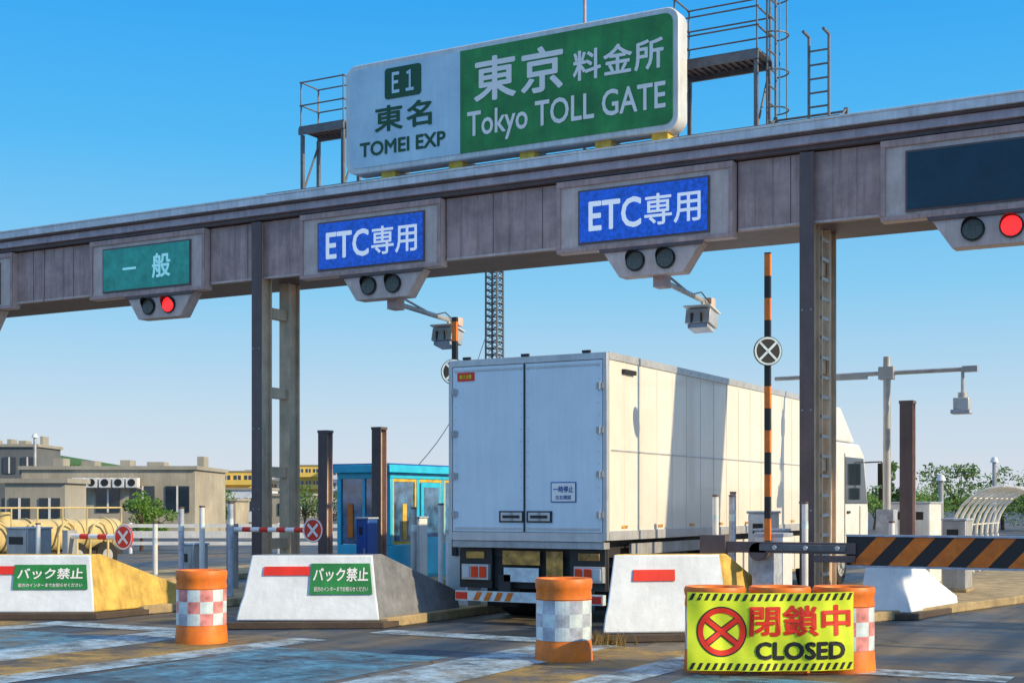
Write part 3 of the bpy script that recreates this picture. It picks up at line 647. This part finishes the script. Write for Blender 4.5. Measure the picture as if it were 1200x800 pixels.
def xsign(x,y,z,r,xb,label):
    t=thing('no_entry_disc',(xb,y,.14),label,'sign','red crossed discs on lane bars')
    b=MB(); k=0; xx=xb
    while xx<x-.05: b.cyl((xx,y,z),(min(xx+.2,x),y,z),.045,('signwhite','red')[k%2],n=10); xx+=.2;k+=1
    fin(b,'striped_rod',t)
    b=MB(); b.box(xb-.12,xb+.0,y-.1,y+.1,.14,z+.1,'galv'); fin(b,'pivot_stand',t)
    b=MB(); b.cyl((x,y-.05,z),(x,y-.07,z),r,'red',n=32); d=fin(b,'disc',t)
    b=MB()
    n=32;vs=[];fs=[]
    for i in range(n):
        a=2*math.pi*i/n; vs+=[(x+r*.86*math.cos(a),y-.073,z+r*.86*math.sin(a)),(x+r*.98*math.cos(a),y-.073,z+r*.98*math.sin(a))]
    for i in range(n): j=(i+1)%n; fs.append((2*i,2*i+1,2*j+1,2*j))
    b.add(vs,fs,'signwhite')
    for q,a in enumerate((45,135)):
        a=math.radians(a); u=V((math.cos(a),0,math.sin(a))); v=V((-math.sin(a),0,math.cos(a)))
        b.obox(V((x,y-.074-.003*q,z)),u*r*.7,v*r*.11,V((0,.001,0)),'signwhite')
    fin(b,'cross_mark',d)
xsign(-7.1,2.9,1.23,.22,-8.95,'red disc with white cross on a striped rod'); xsign(-8.1,-.7,1.17,.2,-9.3,'red disc with white cross above the concrete nose')

# ---------------------------------------------------------------- drums
def drum(x,y,pink,label,h=.89,r=.30,grp='orange drums on the road'):
    t=thing('traffic_drum',(x,y,0),label,'traffic drum',grp)
    n=36; b=MB()
    prof=[(r*1.06,0),(r*1.06,.03),(r*1.02,.2),(r,.22),(r,.66),(r*1.03,.67),(r*1.0,.76),(r*1.03,.78),(r*1.05,h-.03),(r*1.0,h),(r*.85,h-.01),(r*.82,h-.03),(0.02,h-.03)]
    vs=[];fs=[]
    for pr,pz in prof:
        for i in range(n): a=2*math.pi*i/n; vs.append((x+pr*math.cos(a),y+pr*math.sin(a),pz))
    for k in range(len(prof)-1):
        for i in range(n): j=(i+1)%n; fs.append((k*n+i,k*n+j,(k+1)*n+j,(k+1)*n+i))
    b.add(vs,fs,'orange'); fin(b,'drum_body',t)
    b=MB(); R2=r*1.012; rows=3; seg=12
    for rw in range(rows):
        for sg in range(seg):
            z0=.225+rw*.144; z1=z0+.144
            m=(('pinkref','silref') if pink and random.random()<.8 else ('greyref','silref'))[(rw+sg)%2]
            for q in range(4):
                a0=2*math.pi*(sg+.3+q/4)/seg; a1=2*math.pi*(sg+.3+(q+1)/4)/seg
                b.add([(x+R2*math.cos(a0),y+R2*math.sin(a0),z0),(x+R2*math.cos(a1),y+R2*math.sin(a1),z0),(x+R2*math.cos(a1),y+R2*math.sin(a1),z1),(x+R2*math.cos(a0),y+R2*math.sin(a0),z1)],[(0,1,2,3)],m)
    fin(b,'checked_band',t)
cr=V((.873,.488,0)); cf=V((-.488,.873,0))
drum(-3.63,-3.94,True,'orange drum with pink and silver checked band'); drum(1.12,-3.45,False,'orange drum with silver and grey checked band')
for i,(x,y) in enumerate(((2.98,-3.69),(3.56,-3.37),(4.13,-3.05))):
    q=V((x,y,0))+cf*.12; drum(q.x,q.y,True,'orange drum with checked band behind the closed banner' if i<2 else 'orange checked drum at the end of the banner',h=.86,grp='orange drums holding the banner')
# banner
o0=V((2.80,-4.07,.0))-cf*.10; W=1.66; H=.77
bn=thing('closed_banner',(3.5,-3.7,.05),'yellow banner reading closed with black stripes tied to drums','banner')
b=MB(); nx,nz=64,24
def bp(u,v,off=0):
    wv=.014*math.sin(u*19)+.010*math.sin(v*7+u*6)+.004*math.sin(u*43+v*5)-.12*max(0,u-.85)**2/.0225*.6
    return o0+cr*(u*W)+V((0,0,.06+v*H-.012*math.sin(u*math.pi)))-cf*(wv+off)
vs=[bp(i/nx,j/nz) for j in range(nz+1) for i in range(nx+1)]
fs=[(j*(nx+1)+i,j*(nx+1)+i+1,(j+1)*(nx+1)+i+1,(j+1)*(nx+1)+i) for j in range(nz) for i in range(nx)]
b.add(vs,fs,'yellow'); cl=fin(b,'cloth',bn,recalc=False)
b=MB()
for k in range(22):
    for v0,v1 in ((.012,.10),(.90,.988)):
        u=.01+k*.045; d=.02
        if u+.045>1: continue
        b.add([bp(u,v0,.003),bp(u+.02,v0,.003),bp(u+.02+d,v1,.003),bp(u+d,v1,.003)],[(0,1,2,3)],'black')
fin(b,'hazard_stripe',bn,recalc=False)
b=MB(); cu,cv,rr=.205,.5,.235; n=48; vs=[];fs=[]
def cp(dx,dz,off): return bp(cu+dx/W,cv+dz/H,off)
for i in range(n):
    a=2*math.pi*i/n; vs+=[cp(rr*.78*math.cos(a),rr*.78*math.sin(a),.004),cp(rr*.89*math.cos(a),rr*.89*math.sin(a),.004),cp(rr*math.cos(a),rr*math.sin(a),.004)]
for i in range(n):
    j=(i+1)%n; fs+=[(3*i,3*i+1,3*j+1,3*j),(3*i+1,3*i+2,3*j+2,3*j+1)]
b.add(vs,fs,'red')
for q,a in enumerate((38,142)):
    a=math.radians(a); u=(math.cos(a),math.sin(a)); v=(-math.sin(a),math.cos(a)); l=rr*.8
    for t,mm,oo in ((rr*.15,'black',.0045+.0005*q),(rr*.10,'red',.006+.0005*q)):
        for g0 in range(12):
            s0,s1=-1+g0/6,-1+(g0+1)/6
            b.add([cp(u[0]*sx*l+v[0]*sy*t,u[1]*sx*l+v[1]*sy*t,oo) for sx,sy in ((s0,-1),(s1,-1),(s1,1),(s0,1))],[(0,1,2,3)],mm)
vs=[];fs=[]
for i in range(n):
    a=2*math.pi*i/n; vs+=[cp(rr*1.0*math.cos(a),rr*1.0*math.sin(a),.0035),cp(rr*1.06*math.cos(a),rr*1.06*math.sin(a),.0035)]
for i in range(n): j=(i+1)%n; fs.append((2*i,2*i+1,2*j+1,2*j))
b.add(vs,fs,'black')
fin(b,'crossed_circle',bn,recalc=False)
def bmap(uc,vc): return lambda a,b_,o: bp(uc+a/W,vc+b_/H,.004+o)
text(bn,'閉鎖中',None,None,None,1.02,.31,'red',bold=.028,mapf=bmap(.675,.645))
text(bn,'CLOSED',None,None,None,.90,.18,'black',bold=.04,mapf=bmap(.675,.26))

# ---------------------------------------------------------------- T lamp post
lp=thing('camera_pole',(1.85,7.7,.14),'grey pole with two side arms and a hanging camera','pole')
b=MB(); b.cyl((1.85,7.7,.14),(1.85,7.7,4.3),.075,'galv',r1=.065,n=16); b.cyl((1.85,7.7,.14),(1.85,7.7,.2),.15,'galv',n=16); b.box(1.7,2.0,7.55,7.85,.2,1.6,'greyref'); fin(b,'shaft',lp)
b=MB(); b.cyl((-.2,7.7,4.0),(3.3,7.7,4.02),.04,'galv',n=10); b.box(1.72,1.98,7.6,7.8,3.9,4.12,'galv'); b.obox((1.2,7.7,3.97),(.3,0,0),(0,.04,0),(0,0,.05),'galv'); b.box(3.15,3.4,7.64,7.76,3.97,4.07,'galv'); b.cyl((3.15,7.7,4.0),(3.15,7.7,3.6),.03,'galv',n=8); fin(b,'arm',lp)
b=MB(); b.cyl((3.15,7.7,3.62),(3.15,7.7,3.52),.08,'galv',n=14); b.obox((3.15,7.65,3.42),(.13,0,0),(0,.12,0),(0,0,.10),'alu'); b.obox((3.15,7.6,3.28),(.16,0,0),(0,.14,0),(0,0,.035),'greyref'); fin(b,'camera_housing',lp,bevel=.01)

# hoop guard
hg=thing('hoop_guard',(3.1,14,.14),'open row of curved white steel hoops forming a ribbed tunnel','hoop guard')
for i in range(9):
    b=MB(); y=12.0+i*.62; r=1.0
    pts=[(3.1+r*math.cos(t),y,.14+.95+ .95*math.sin(t)) for t in [math.radians(-55+ 290*k/22) for k in range(23)]]
    b.tube(pts,.032,'hoop',8); fin(b,'hoop',hg)
b=MB()
for a in (10,50,90,130,170): 
    t=math.radians(a); b.cyl((3.1+1.0*math.cos(t),11.9,1.09+.95*math.sin(t)),(3.1+1.0*math.cos(t),17.2,1.09+.95*math.sin(t)),.016,'hoop',n=6)
fin(b,'rail',hg)

def cabinet(x,y,w,d,h,m,label,name='control_cabinet'):
    t=thing(name,(x,y,.14),label,'cabinet','control cabinets on the islands')
    b=MB(); b.box(x-w,x+w,y-d,y+d,.2,h,m); b.box(x-w-.02,x+w+.02,y-d-.02,y+d+.02,h+.002,h+.04,'greyref'); b.box(x-w-.02,x+w+.02,y-d-.02,y+d+.02,.14,.198,'kerb'); fin(b,'casing',t,bevel=.01)
    b=MB(); b.box(x-w+.03,x+w-.03,y-d-.012,y-d-.002,.28,h-.06,m); b.box(x+w-.09,x+w-.06,y-d-.025,y-d-.013,(h)/2,(h)/2+.14,'galv'); b.box(x-w+.08,x+w-.12,y-d-.016,y-d-.013,h-.3,h-.15,'black'); fin(b,'door',t)
for a in ((1.05,3.4,.18,.2,1.55,'white','white machine cabinet on the toll island'),(1.45,2.6,.2,.2,1.3,'greyref','grey machine cabinet beside the gantry column'),(-3.5,3.6,.25,.3,1.5,'white','white machine cabinet on the toll island'),(-9.3,2.2,.15,.2,.95,'galv','grey steel cabinet on the toll island'),(2.9,8.5,.2,.3,1.4,'galv','grey steel cabinet on the toll island'),(-13.8,2.4,.3,.3,1.2,'galv','grey machine cabinet on the toll island'),(1.8,10,.4,.5,1.7,'white','large white cabinet on the toll island'),(-7.6,5.2,.14,.16,1.4,'navy','dark blue machine cabinet near the toll booth'),(-7.7,7.2,.12,.15,1.4,'white','white machine cabinet on the toll island'),(1.35,4.8,.12,.15,1.7,'brown','brown machine cabinet beside the truck')): cabinet(*a)

# ---------------------------------------------------------------- tank trailer at left
tk=thing('tank_trailer',(-19.5,8,0),'cream tank trailer with ribs and handrails','tank trailer')
b=MB(); X0=-19.2
b.cyl((X0,4.5,.9),(X0,10,.9),.42,'cream',n=28)
for y in (4.7,5.8,7,8.2,9.6): b.cyl((X0,y,.9),(X0,y+.06,.9),.45,'cream',n=28)
b.cyl((X0,6.4,1.25),(X0,6.4,1.5),.16,'cream',n=16)
fin(b,'tank',tk)
b=MB()
b.tube([(X0+.5,4.6,1.6),(X0+.5,9.8,1.6)],.022,'cream'); [b.cyl((X0+.5,y,1.0),(X0+.5,y,1.6),.02,'cream',n=6) for y in (4.6,5.4,6.2,7,7.8,8.6,9.8)]
for k in range(5):
    yy=4.5+k*1.05; b.tube([(X0+.5,yy,.3),(X0+.52,yy,.9),(X0+.52,yy+.12,1.15),(X0+.52,yy+.3,1.25),(X0+.52,yy+.48,1.15),(X0+.52,yy+.6,.9),(X0+.52,yy+.6,.3)],.035,'cream',8)
fin(b,'handrail',tk)
b=MB(); b.box(X0-.5,X0+.46,4.6,9.9,.38,.5,'chassis'); fin(b,'chassis_frame',tk)
for y in (5.3,8.3,9.3):
    b=MB(); b.cyl((X0+.5,y,.36),(X0-.5,y,.36),.36,'rubber',n=24); b.cyl((X0+.505,y,.36),(X0+.52,y,.36),.18,'alu',n=16); fin(b,'wheel',tk)

# ---------------------------------------------------------------- guard rails
def fence(x0,y0,x1,y1,n,label):
    t=thing('guard_rail',(x0,y0,0),label,'guard rail','white guard rails round the plaza')
    a=V((x0,y0,0));c=V((x1,y1,0)); d=(c-a).normalized(); nn=V((-d.y,d.x,0))
    b=MB()
    for zz,hh in ((.95,.06),(.65,.12),(.35,.06)): b.obox((a+c)/2+V((0,0,zz)),(c-a)/2,nn*.03,V((0,0,hh)),'white')
    fin(b,'rail',t)
    b=MB()
    for i in range(n+1): p=a.lerp(c,i/n)+nn*.08; b.cyl(p,p+V((0,0,1.05)),.06,'white',n=8)
    fin(b,'post',t)
fence(-34,14,-19,22,10,'white steel guard rail at the plaza edge'); fence(-19,22,-8,34,10,'white steel guard rail at the plaza edge'); fence(9,18,16,45,12,'white steel guard rail at the plaza edge')

# ---------------------------------------------------------------- buildings
def bpos(px,Y): 
    xc=px*Y; return V((8+.873*xc-.488*Y,-16.92+.488*xc+.873*Y,0))
def building(c,w,d,h,wall,label,storeys,cols,roofy=True,balcony=False,group=None,name='office_building',ac=0):
    t=thing(name,tuple(c),label,'building',group)
    R,Fv=cr,cf
    b=MB(); b.obox(c+Fv*d/2+V((0,0,h/2)),R*w/2,Fv*d/2,V((0,0,h/2)),wall)
    b.obox(c+Fv*d/2+V((0,0,h+.1)),R*(w/2+.15),Fv*(d/2+.15),V((0,0,.1)),'wallgrey')
    if balcony:
        for s in range(storeys): z=h*(s+.05)/storeys; b.obox(c-Fv*.5+V((0,0,z+h/storeys*.2)),R*w/2,Fv*.45,V((0,0,h/storeys*.18)),wall)
    fin(b,'wall',t)
    for s in range(storeys):
        for k in range(cols):
            z=h*(s+.55)/storeys; p=c+R*(w*((k+.5)/cols-.5))+V((0,0,z))
            b=MB(); b.obox(p-Fv*.03,R*(w/cols*.34),Fv*.03,V((0,0,h/storeys*.20)),'glass'); b.obox(p-Fv*.07,R*.05,Fv*.009,V((0,0,h/storeys*.20)),'white'); fin(b,'window',t)
    for k in range(ac):
        p=c+R*(-1.4+k*.72)-Fv*.5+V((0,0,h*.80)); b=MB(); b.obox(p,R*.30,Fv*.3,V((0,0,.26)),'white'); b.cyl(p-Fv*.301,p-Fv*.32,.2,'black',n=16); b.obox(p+Fv*.2-V((0,0,.3)),R*.32,Fv*.3,V((0,0,.03)),'galv'); fin(b,'air_conditioner',t)
    if roofy:
        for k,(u,hh,ww) in enumerate(((-.38,.25,.03),(-.2,.18,.04),(.02,.2,.03),(.2,.15,.05),(.47,.3,.02))):
            p=c+R*(w*u)+Fv*d*.4+V((0,0,h+.2+hh)); b=MB(); b.obox(p,R*w*ww,Fv*.6,V((0,0,hh)),'wallgrey'); fin(b,'roof_unit',t)
building(bpos(-.292,75),9.4,8,3.55,'wallbeige','low beige office building with a row of air conditioners',1,5,ac=5)
building(bpos(-.37,95),5.0,5,5.6,'walldk','small dark building with flat roof and antennas',2,4)
building(bpos(-.345,60),2.6,3,2.6,'wallgrey','small grey utility building behind the guard rail',1,2,False)
building(bpos(-.21,230),10.5,10,7.0,'wallyel','yellow apartment block with balconies',3,6,False,True,'distant apartment blocks','apartment_building')
building(bpos(-.178,240),7,10,7.4,'wallwht','white apartment block with balconies',4,5,True,True,'distant apartment blocks','apartment_building')
building(bpos(-.150,230),5,10,8.0,'wallyel','yellow apartment block with balconies',4,4,False,True,'distant apartment blocks','apartment_building')
building(bpos(-.127,225),4,10,7.4,'wallwht','white apartment block with balconies',4,3,True,True,'distant apartment blocks','apartment_building')
building(bpos(-.06,230),10,10,7.0,'wallyel','yellow apartment block with balconies',3,5,False,True,'distant apartment blocks','apartment_building')
building(bpos(-.195,130),5,5,3.0,'wallwht','low white house beyond the guard rail',1,4,False,False,None,'house')
building(bpos(-.165,105),4,5,2.3,'wallgrey','low grey shed beyond the guard rail',1,3,False,False,None,'storage_shed')
building(bpos(-.215,100),3,5,1.9,'wallbeige','low beige shed beyond the guard rail',1,3,False,False,None,'storage_shed')

# lattice tower
lt=thing('lattice_tower',(-57,96,0),'tall dark steel ladder-like lattice mast','tower')
b=MB(); c0=V((-57,96,0)); hw=.62; n=40; H=24.2
cn=[V((sx,sy,0)) for sx,sy in ((-1,-1),(1,-1),(1,1),(-1,1))]
for q in range(4):
    b.cyl(c0+cn[q]*hw,c0+cn[q]*hw*.95+V((0,0,H)),.10,'steel',n=6)
for k in range(n):
    z0=H*k/n;z1=H*(k+1)/n
    for q in range(4):
        e=c0+cn[(q+1)%4]*hw+V((0,0,z0)); f=c0+cn[q]*hw+V((0,0,z1)); d=c0+cn[(q+1)%4]*hw+V((0,0,z1))
        b.cyl(e,f,.04,'steel',n=5); b.cyl(f,d,.06,'steel',n=5)
fin(b,'lattice_frame',lt)
b=MB(); p0=c0+V((0,0,20)); p1=bpos(-.075,90)+V((0,0,3.5)); pts=[p0.lerp(p1,i/12)-V((0,0,2.2*math.sin(math.pi*i/12))) for i in range(13)]; b.tube(pts,.03,'black',5); fin(b,'stay_cable',lt)

for p,Y,h in ((.3105,60,2.7),(.349,70,3.8),(-.345,90,6)):
    q=bpos(p,Y); t=thing('street_lamp',tuple(q),'slim grey street lamp','street lamp','distant street lamps')
    b=MB(); b.cyl(q,q+V((0,0,h)),.1,'galv',n=8); fin(b,'pole',t); b=MB(); b.cyl(q+V((0,0,h)),q+V((0,0,h+.25)),.22,'white',r1=.12,n=10); fin(b,'lamp_head',t)

# ---------------------------------------------------------------- trees
def leaves(mb,c,r,n,m,ls,sq=.8):
    for _ in range(n):
        while True:
            d=V((random.uniform(-1,1),random.uniform(-1,1),random.uniform(-1,1)))
            if .15<d.length<1: break
        p=c+V((d.x*r,d.y*r,d.z*r*sq)); u=V((random.gauss(0,1),random.gauss(0,1),random.gauss(0,1))).normalized(); v=u.orthogonal().normalized(); s=ls*random.uniform(.6,1.4)
        mb.add([p-u*s,p+v*s*.5,p+u*s,p-v*s*.5],[(0,1,2,3)],m)
def tree(c,h,w,label='leafy green tree beyond the plaza',m='leaf',n=1300,group='trees beyond the toll plaza'):
    c=V(c); t=thing('tree',tuple(c),label,'tree',group)
    b=MB(); top=c+V((random.uniform(-.2,.2),0,h*.55)); b.cyl(c,top,.035*h,'bark',r1=.018*h,n=8)
    cl=[]
    for k in range(11):
        a=random.uniform(0,6.28); rr=random.uniform(.25,.95)*w/2; z=h*random.uniform(.35,.95)*(1-.12*rr/w)
        e=c+V((rr*math.cos(a),rr*math.sin(a),z)); cl.append(e); b.cyl(c+V((0,0,h*random.uniform(.25,.5))),e,.012*h,'bark',r1=.004*h,n=5)
    cl.append(c+V((0,0,h*.92)))
    fin(b,'trunk',t)
    b=MB()
    for e in cl: leaves(b,e,w*random.uniform(.14,.25),n//12,m,h*.028)
    fin(b,'crown',t,recalc=False)
for px,Y,h,w_ in ((.275,78,4.1,2.2),(.288,95,2.6,3.6),(.302,105,3.2,4),(.322,100,4.4,4.5),(.338,95,2.7,4),(.355,90,3.9,4.2),(.372,86,2.9,4.2),(.392,90,4.2,5),(.262,90,2.6,4),(.24,85,2.6,4),(.41,86,4,4),(-.268,50,2.1,1.4),(-.256,52,1.9,1.3),(-.222,90,3.0,3),(-.15,80,2.6,3),(-.13,80,2.4,3.2),(-.335,120,5.4,5),(-.32,120,5.0,5),(-.308,120,4.5,6)):
    tree(bpos(px,Y),h,w_,m='leaf' if random.random()<.75 else 'leafdk')
b=MB()
for i in range(520):
    px=random.uniform(-.5,.5); Y=random.uniform(300,420); c=bpos(px,Y); r=random.uniform(2.5,5)
    leaves(b,c+V((0,0,random.uniform(.3,2.2))),r,26,'leafdk',1.2,.6)
fin(b,'distant_woodland',kind='stuff',recalc=False)
b=MB(); n=28; c=bpos(-.335,420)
vs=[c+V((math.cos(2*math.pi*i/n)*55,math.sin(2*math.pi*i/n)*30,0)) for i in range(n)]+[c+V((math.cos(2*math.pi*i/n)*28,math.sin(2*math.pi*i/n)*14,13)) for i in range(n)]+[c+V((0,0,17))]
b.add(vs,[(i,(i+1)%n,n+(i+1)%n,n+i) for i in range(n)]+[(n+i,n+(i+1)%n,2*n) for i in range(n)],'leafdk'); fin(b,'hill',kind='structure')
b=MB()
for _ in range(120):
    x=random.gauss(.85,.12); y=-1.85+random.gauss(0,.05)+(x-.9)*.8; 
    h=random.uniform(.05,.22); d=V((random.gauss(0,.06),random.gauss(0,.06),h)); p=V((x,y,0)); s=V((.008,.004,0)); b.add([p-s,p+s,p+d],[(0,1,2)],'weed')
fin(b,'kerb_weeds',kind='stuff',recalc=False)
